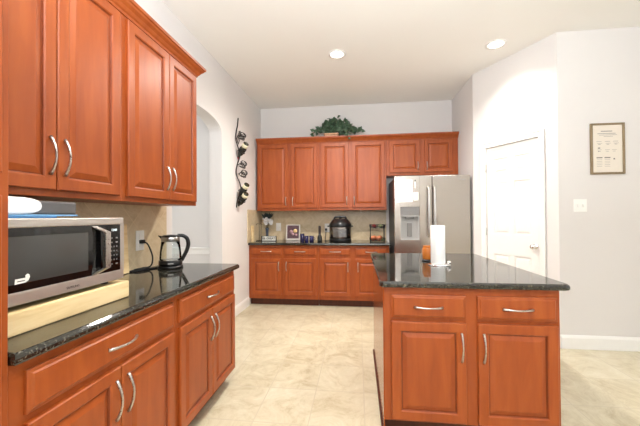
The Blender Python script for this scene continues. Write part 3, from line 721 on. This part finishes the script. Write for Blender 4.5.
pc = thing('pressure_cooker', 'black and steel electric pressure cooker with a domed lid on the back counter', 'pressure cooker', (-0.262, 4.80, LC))
MB().lathe([(0, 0), (0.148, 0), (0.156, 0.006), (0.158, 0.04), (0.152, 0.05), (0, 0.05)], 44, Matrix.Diagonal((1.06, 1.06, 1, 1))).build('base', BLACK, pc)
MB().lathe([(0, 0.0505), (0.152, 0.0505), (0.154, 0.055), (0.154, 0.215), (0.150, 0.219), (0, 0.219)], 44, Matrix.Diagonal((1.06, 1.06, 1, 1))).build('body', steel('dark_steel', (0.22, 0.21, 0.20, 1), 0.22), pc)
MB().lathe([(0, 0.2195), (0.154, 0.2195), (0.157, 0.226), (0.157, 0.262), (0.150, 0.275), (0.106, 0.332), (0.092, 0.340), (0, 0.343)], 44, Matrix.Diagonal((1.06, 1.06, 1, 1))).build('lid', BLACK, pc)
MB().tube(smooth_path([(-0.088, -0.02, 0.338), (-0.070, -0.02, 0.366), (0, -0.02, 0.372), (0.070, -0.02, 0.366), (0.088, -0.02, 0.338)]), 0.015, 10).build('lid_handle', BLACK, pc)
MB().lathe([(0, 0.343), (0.022, 0.343), (0.024, 0.362), (0, 0.366)], 20, Matrix.Translation((0.0, 0.05, 0))).build('steam_valve', BLACK, pc)
def arc_panel(r0, r1, a0, a1, z0, z1, n=10):
    m = MB(); P = [(r1 * math.cos(a0 + (a1 - a0) * i / n), r1 * math.sin(a0 + (a1 - a0) * i / n), z0) for i in range(n + 1)] + [(r0 * math.cos(a1 - (a1 - a0) * i / n), r0 * math.sin(a1 - (a1 - a0) * i / n), z0) for i in range(n + 1)]
    return m.prism(P, Vector((0, 0, z1 - z0)))
cpn = arc_panel(0.1640, 0.167, -PI / 2 - 0.62, -PI / 2 + 0.62, 0.075, 0.195).build('control_panel', steel('cooker_panel_steel', (0.24, 0.235, 0.23, 1), 0.3), pc)
for z in (0.105, 0.165): arc_panel(0.1668, 0.168, -PI / 2 - 0.42, -PI / 2 + 0.42, z, z + 0.005).build('button_row', GREY_PLASTIC, cpn)
for sgn in (-1, 1): MB().box(sgn * 0.176 - 0.016, sgn * 0.176 + 0.016, -0.03, 0.03, 0.222, 0.240, 0.005).build('side_grip', BLACK, pc)
cordp = MB().tube(smooth_path([(-0.12, 0.08, 0.02), (-0.18, 0.02, 0.009), (-0.235, 0.08, 0.009), (-0.25, 0.22, 0.014), (-0.25, 0.31, 0.10), (-0.249, 0.33, 0.165)]), 0.005, 8).build('cord', BLACK_MATTE, pc)
MB().box(-0.265, -0.232, 0.312, 0.343, 0.150, 0.185, 0.006).build('plug', BLACK_MATTE, cordp)

fb = thing('fruit_basket', 'two tier black wire fruit basket on the back counter beside the refrigerator', 'basket', (0.283, 4.80, LC))
def tray(zb, zt, hw, hd):
    m = MB()
    for z, k in ((zb, 0.94), (zt, 1.0), ((zb + zt) / 2, 0.97)):
        m.tube([(-hw * k, -hd * k, z), (hw * k, -hd * k, z), (hw * k, hd * k, z), (-hw * k, hd * k, z)], 0.004, 6, closed=True)
    for i in range(9):
        x = -hw * 0.94 + 2 * hw * 0.94 * i / 8
        for s_ in (-1, 1): m.tube([(x, s_ * hd * 0.94, zb), (x * 1.05, s_ * hd, zt)], 0.002, 6)
        m.tube([(x, -hd * 0.94, zb), (x, hd * 0.94, zb)], 0.002, 6)
    for i in range(7):
        y = -hd * 0.94 + 2 * hd * 0.94 * i / 6
        for s_ in (-1, 1): m.tube([(s_ * hw * 0.94, y, zb), (s_ * hw, y * 1.05, zt)], 0.002, 6)
    m.box(-hw * 0.93, hw * 0.93, -hd * 0.93, hd * 0.93, zb - 0.003, zb)
    return m
tray(0.014, 0.058, 0.112, 0.085).build('lower_tray', BLACK, fb)
tray(0.205, 0.25, 0.112, 0.085).build('upper_tray', BLACK, fb)
for sx_ in (-1, 1):
    for sy_ in (-1, 1): MB().tube([(sx_ * 0.100, sy_ * 0.075, 0.0), (sx_ * 0.100, sy_ * 0.075, 0.252)], 0.0045, 8).build('post', BLACK, fb)
def fruit(name, label, cat, x, y, z, r, mat, group=None):
    t = thing(name, label, cat, (0.283 + x, 4.80 + y, LC + z), 0, group)
    m = MB().sphere((0, 0, r * 0.93), r, (1, 1, 0.93), 18); m.build('flesh', mat, t)
    MB().tube([(0, 0, r * 1.8), (0.003, 0, r * 2.05)], 0.002, 6).build('stem', STEM, t)
GP = 'peaches in the lower tray of the fruit basket'
for x, y in ((-0.062, -0.036), (0.020, -0.036), (-0.042, 0.044), (0.042, 0.044)):
    fruit('peach', 'orange pink peach lying in the lower tray of the wire basket', 'fruit', x, y, 0.0145, 0.040, PEACH, GP)
fruit('lime', 'grey green fruit at the right end of the lower basket tray', 'fruit', 0.078, -0.036, 0.0145, 0.018, LIME)
fruit('apple', 'red apple at the left of the upper basket tray', 'fruit', -0.045, -0.02, 0.2055, 0.03, APPLE)
fruit('avocado', 'green fruit at the right of the upper basket tray', 'fruit', 0.045, -0.02, 0.2055, 0.03, LIME)
m = MB().tube(smooth_path([(0, 0, 0), (0, 0, -0.02), (0.004, -0.006, -0.032), (0.0, -0.014, -0.034), (0, -0.02, -0.026)]), 0.004, 8).lathe([(0, -0.004), (0.012, -0.004), (0.012, 0), (0, 0)], 16)
tag(m.build('cup_hook', WHITE_PLASTIC, None, (0.046, 4.90, 1.3855)), 'small white hook under the wall cabinet right of the pressure cooker', 'hook')

# ------------------------------------------------------------------ ivy above the cabinets
iv = thing('potted_ivy', 'trailing green ivy in a peach planter on top of the back wall cabinets', 'plant', (-0.33, 4.99, 2.4405))
MB().prism([(-0.17, -0.07, 0), (0.03, -0.07, 0), (0.03, 0.07, 0), (-0.17, 0.07, 0)], Vector((0, 0, 0.135)), bev=0.01).box(-0.185, 0.045, -0.085, 0.085, 0.115, 0.14, 0.006).build('planter', BASKET, iv)
def leaf(m, c, d, nrm, s):
    d = d.normalized(); u = d.cross(nrm).normalized(); n = u.cross(d)
    P = [c, c + d * 0.25 * s + u * 0.42 * s, c + d * 0.55 * s + u * 0.30 * s + n * 0.05 * s, c + d * 1.0 * s - n * 0.12 * s, c + d * 0.55 * s - u * 0.30 * s + n * 0.05 * s, c + d * 0.25 * s - u * 0.42 * s]
    b = bmesh.new(); v = [b.verts.new(p) for p in P]
    b.faces.new((v[0], v[1], v[2], v[3])); b.faces.new((v[0], v[3], v[4], v[5]))
    m._merge(b)
m = MB(); sm = MB()
def spray(p0, p1, p2, n, s):
    pts = smooth_path([p0, p1, p2], 5); sm.tube(pts, 0.003, 5)
    for i in range(n):
        q = pts[min(len(pts) - 1, int(random.uniform(0.15, 1) * len(pts)))] + Vector([random.uniform(-0.028, 0.028) for _ in range(3)])
        leaf(m, q, Vector((random.uniform(-1, 1), random.uniform(-1, 0.5), random.uniform(-0.7, 0.7))), Vector((random.uniform(-.5, .5), -1, random.uniform(-.2, .8))), random.uniform(0.7, 1.25) * s)
for k in range(30):
    x = random.uniform(-0.33, 0.33); e = 1 - (abs(x + 0.0) / 0.38) ** 1.8
    hgt = 0.10 + e * random.uniform(0.12, 0.25)
    y = random.uniform(-0.10, 0.08)
    spray(Vector((x * 0.3 - 0.05, 0, 0.13)), Vector((x * 0.7, y * 0.7, 0.12 + hgt * 0.6)), Vector((x, y, hgt + 0.05)), 15, 0.058)
spray(Vector((-0.1, -0.03, 0.13)), Vector((-0.26, -0.08, 0.18)), Vector((-0.36, -0.12, 0.12)), 14, 0.06)
spray(Vector((0.1, -0.03, 0.16)), Vector((0.26, -0.08, 0.19)), Vector((0.36, -0.1, 0.15)), 16, 0.06)
spray(Vector((0.0, -0.05, 0.18)), Vector((0.17, -0.19, 0.16)), Vector((0.19, -0.235, 0.04)), 12, 0.058)
m.build('foliage', LEAF, iv); sm.build('stems', STEM, iv)

# ------------------------------------------------------------------ wine rack on the left wall
WRY = 4.10
wr = thing('wine_rack', 'wavy black wrought iron wine rack hanging on the left wall', 'wine rack', (LW, WRY, 1.42))
sp = smooth_path([(0.012, 0.02, 1.20), (0.012, 0.0, 1.10), (0.014, -0.06, 0.98), (0.020, -0.08, 0.88), (0.030, -0.02, 0.78), (0.028, 0.04, 0.70), (0.016, 0.0, 0.60), (0.012, -0.05, 0.50), (0.016, -0.05, 0.42), (0.030, 0.03, 0.32), (0.032, 0.05, 0.22), (0.016, -0.02, 0.10), (0.012, -0.05, 0.0)])
MB().tube(sp, 0.0075, 8).build('spine', IRON, wr)
m = MB(); random.seed(3)
def ring(z, y, ax, r=0.042):
    # scribbled wire coil around a bottle axis
    n = 110; pts = []
    a = ax.normalized(); u = a.cross(Vector((0, 0, 1))).normalized(); v = a.cross(u)
    c = Vector((0.085, y, z))
    for i in range(n):
        t = 2 * PI * 6 * i / n
        rr = r * (1 + 0.14 * math.sin(1.37 * t))
        pts.append(c + u * rr * math.cos(t) + v * rr * math.sin(t) + a * (0.03 * math.sin(0.7 * t)))
    return MB().tube(pts, 0.0042, 6).tube([(0.014, y * 0.6, z), c - u * 0.0 + Vector((-0.045, 0, 0))], 0.004, 6)
AX = Vector((0.62, -0.42, 0.66)).normalized()
for z, y in ((0.94, -0.03), (0.76, -0.02), (0.57, 0.0), (0.45, 0.02), (0.225, 0.0), (0.115, -0.01)):
    ring(z, y, AX).build('bottle_ring', IRON, wr)
m = MB()
for k in range(3):
    pts = [(0.02 + 0.03 * math.sin(3 * t + k), 0.02 * math.cos(4 * t + k) , 1.02 - 0.18 * t) for t in [i / 14 for i in range(15)]]
    m.tube(pts, 0.0048, 6)
m.build('scroll', IRON, wr)
def bottle(label, base, ax, cap):
    q = Vector((0, 0, 1)).rotation_difference(-ax)
    t = thing('wine_bottle', label, 'bottle', base, 0, 'wine bottles in the wall rack')
    t.rotation_mode = 'QUATERNION'; t.rotation_quaternion = q
    MB().lathe([(0, 0), (0.034, 0), (0.037, 0.005), (0.037, 0.165), (0.030, 0.192), (0.016, 0.215), (0.014, 0.285), (0, 0.285)], 26).build('glass', BOTTLE, t)
    MB().lathe([(0.0372, 0.012), (0.0377, 0.012), (0.0377, 0.062), (0.0372, 0.062)], 26).build('label', CREAM, t)
    MB().lathe([(0.0145, 0.235), (0.0155, 0.235), (0.0155, 0.288), (0, 0.288)], 20).build('foil', cap, t)
def at(z, y, sh=0.0): return Vector((LW + 0.085, WRY + y, 1.42 + z)) + AX * (0.115 + sh)
bottle('wine bottle with red foil neck, topmost in the iron wall rack', at(0.76, -0.02), AX, RED_FOIL)
bottle('dark wine bottle with cream label, upper of the two low in the iron wall rack', at(0.225, 0.0), AX, BOTTLE)
bottle('dark wine bottle lowest in the iron wall rack', at(0.115, -0.01, -0.015), AX, CREAM)

# ------------------------------------------------------------------ framed print on the right wall
fp = thing('framed_print', 'framed cream print with small line drawings on the right wall', 'framed print', (2.383, RW_Y - 0.001, 1.928))
FWd, FH = 0.149, 0.245
m = MB(); b_ = 0.018
m.box(-FWd, -FWd + b_, -0.022, 0, -FH, FH, 0.003); m.box(FWd - b_, FWd, -0.022, 0, -FH, FH, 0.003)
m.box(-FWd + b_, FWd - b_, -0.022, 0, -FH, -FH + b_, 0.003); m.box(-FWd + b_, FWd - b_, -0.022, 0, FH - b_, FH, 0.003)
m.build('frame', TAUPE_FRAME, fp)
pp = MB().box(-FWd + b_, FWd - b_, -0.010, -0.002, -FH + b_, FH - b_).build('print', POSTER, fp)
m = MB(); yk = -0.0106
def bar(x0, x1, z, h=0.004): m.box(x0, x1, yk, -0.0095, z - h / 2, z + h / 2)
bar(-0.055, 0.045, 0.168, 0.009); bar(-0.085, 0.075, 0.146, 0.006); bar(-0.07, 0.085, 0.132, 0.004); bar(-0.03, 0.05, 0.118, 0.004)
for cx in (-0.07, 0.005, 0.075):
    bar(cx - 0.025, cx + 0.02, 0.07, 0.004); bar(cx - 0.02, cx + 0.026, 0.052, 0.003); bar(cx - 0.01, cx + 0.012, 0.042, 0.005)
for cx in (-0.07, 0.0, 0.06): bar(cx - 0.02, cx + 0.022, -0.01, 0.003); bar(cx - 0.012, cx + 0.012, -0.025, 0.004)
for cx in (-0.07, 0.0):
    for k in range(5): bar(cx - 0.024, cx + 0.024, -0.105 - 0.016 * k, 0.003)
m.build('faint_print_lines', INK, pp)
m = MB()
for cx in (-0.07, 0.0): bar(cx - 0.026, cx + 0.026, -0.086, 0.010)
m.box(-0.083, -0.063, yk, -0.0095, 0.002, 0.012); m.box(0.052, 0.066, yk, -0.0095, -0.105, -0.092)
m.prism([(-0.085, yk, -0.03), (-0.065, yk, -0.026), (-0.075, yk, -0.018)], Vector((0, 0.001, 0)))
m.build('dark_print_marks', plain('mid_ink', lin(112, 104, 98), 0.8, noise=0), pp)

# ------------------------------------------------------------------ recessed ceiling lights
labels = ['round recessed ceiling light over the middle of the kitchen', 'round recessed ceiling light close to the pantry wall, right of the ceiling']
for i, ((x, y), pw_) in enumerate(zip(CAN_SPOTS, CAN_POWER)):
    lab = labels[i] if i < 2 else 'round recessed ceiling light over the aisle, added out of view to help light the room'
    t = thing('ceiling_light', lab, 'ceiling light', (x, y, CEIL), 0, None if i < 2 else 'added ceiling lights out of view')
    MB().lathe([(0.070, -0.001), (0.100, -0.001), (0.100, -0.006), (0.082, -0.010), (0.070, -0.006), (0.070, -0.001)], 36).build('trim_ring', WHITE_PAINT, t)
    MB().lathe([(0, -0.002), (0.0695, -0.002), (0.0695, -0.0045), (0, -0.0045)], 36).build('lens', LAMP_DISC, t)
    l = bpy.data.lights.new('can', 'SPOT'); l.energy = pw_; l.color = (1.0, 0.94, 0.88); l.spot_size = math.radians(125 if i == 1 else 165); l.spot_blend = 0.7 if i == 1 else 1.0; l.shadow_soft_size = 0.13
    o = bpy.data.objects.new('ceiling_light_beam', l); C.objects.link(o); o.location = (x, y, CEIL - 0.02)
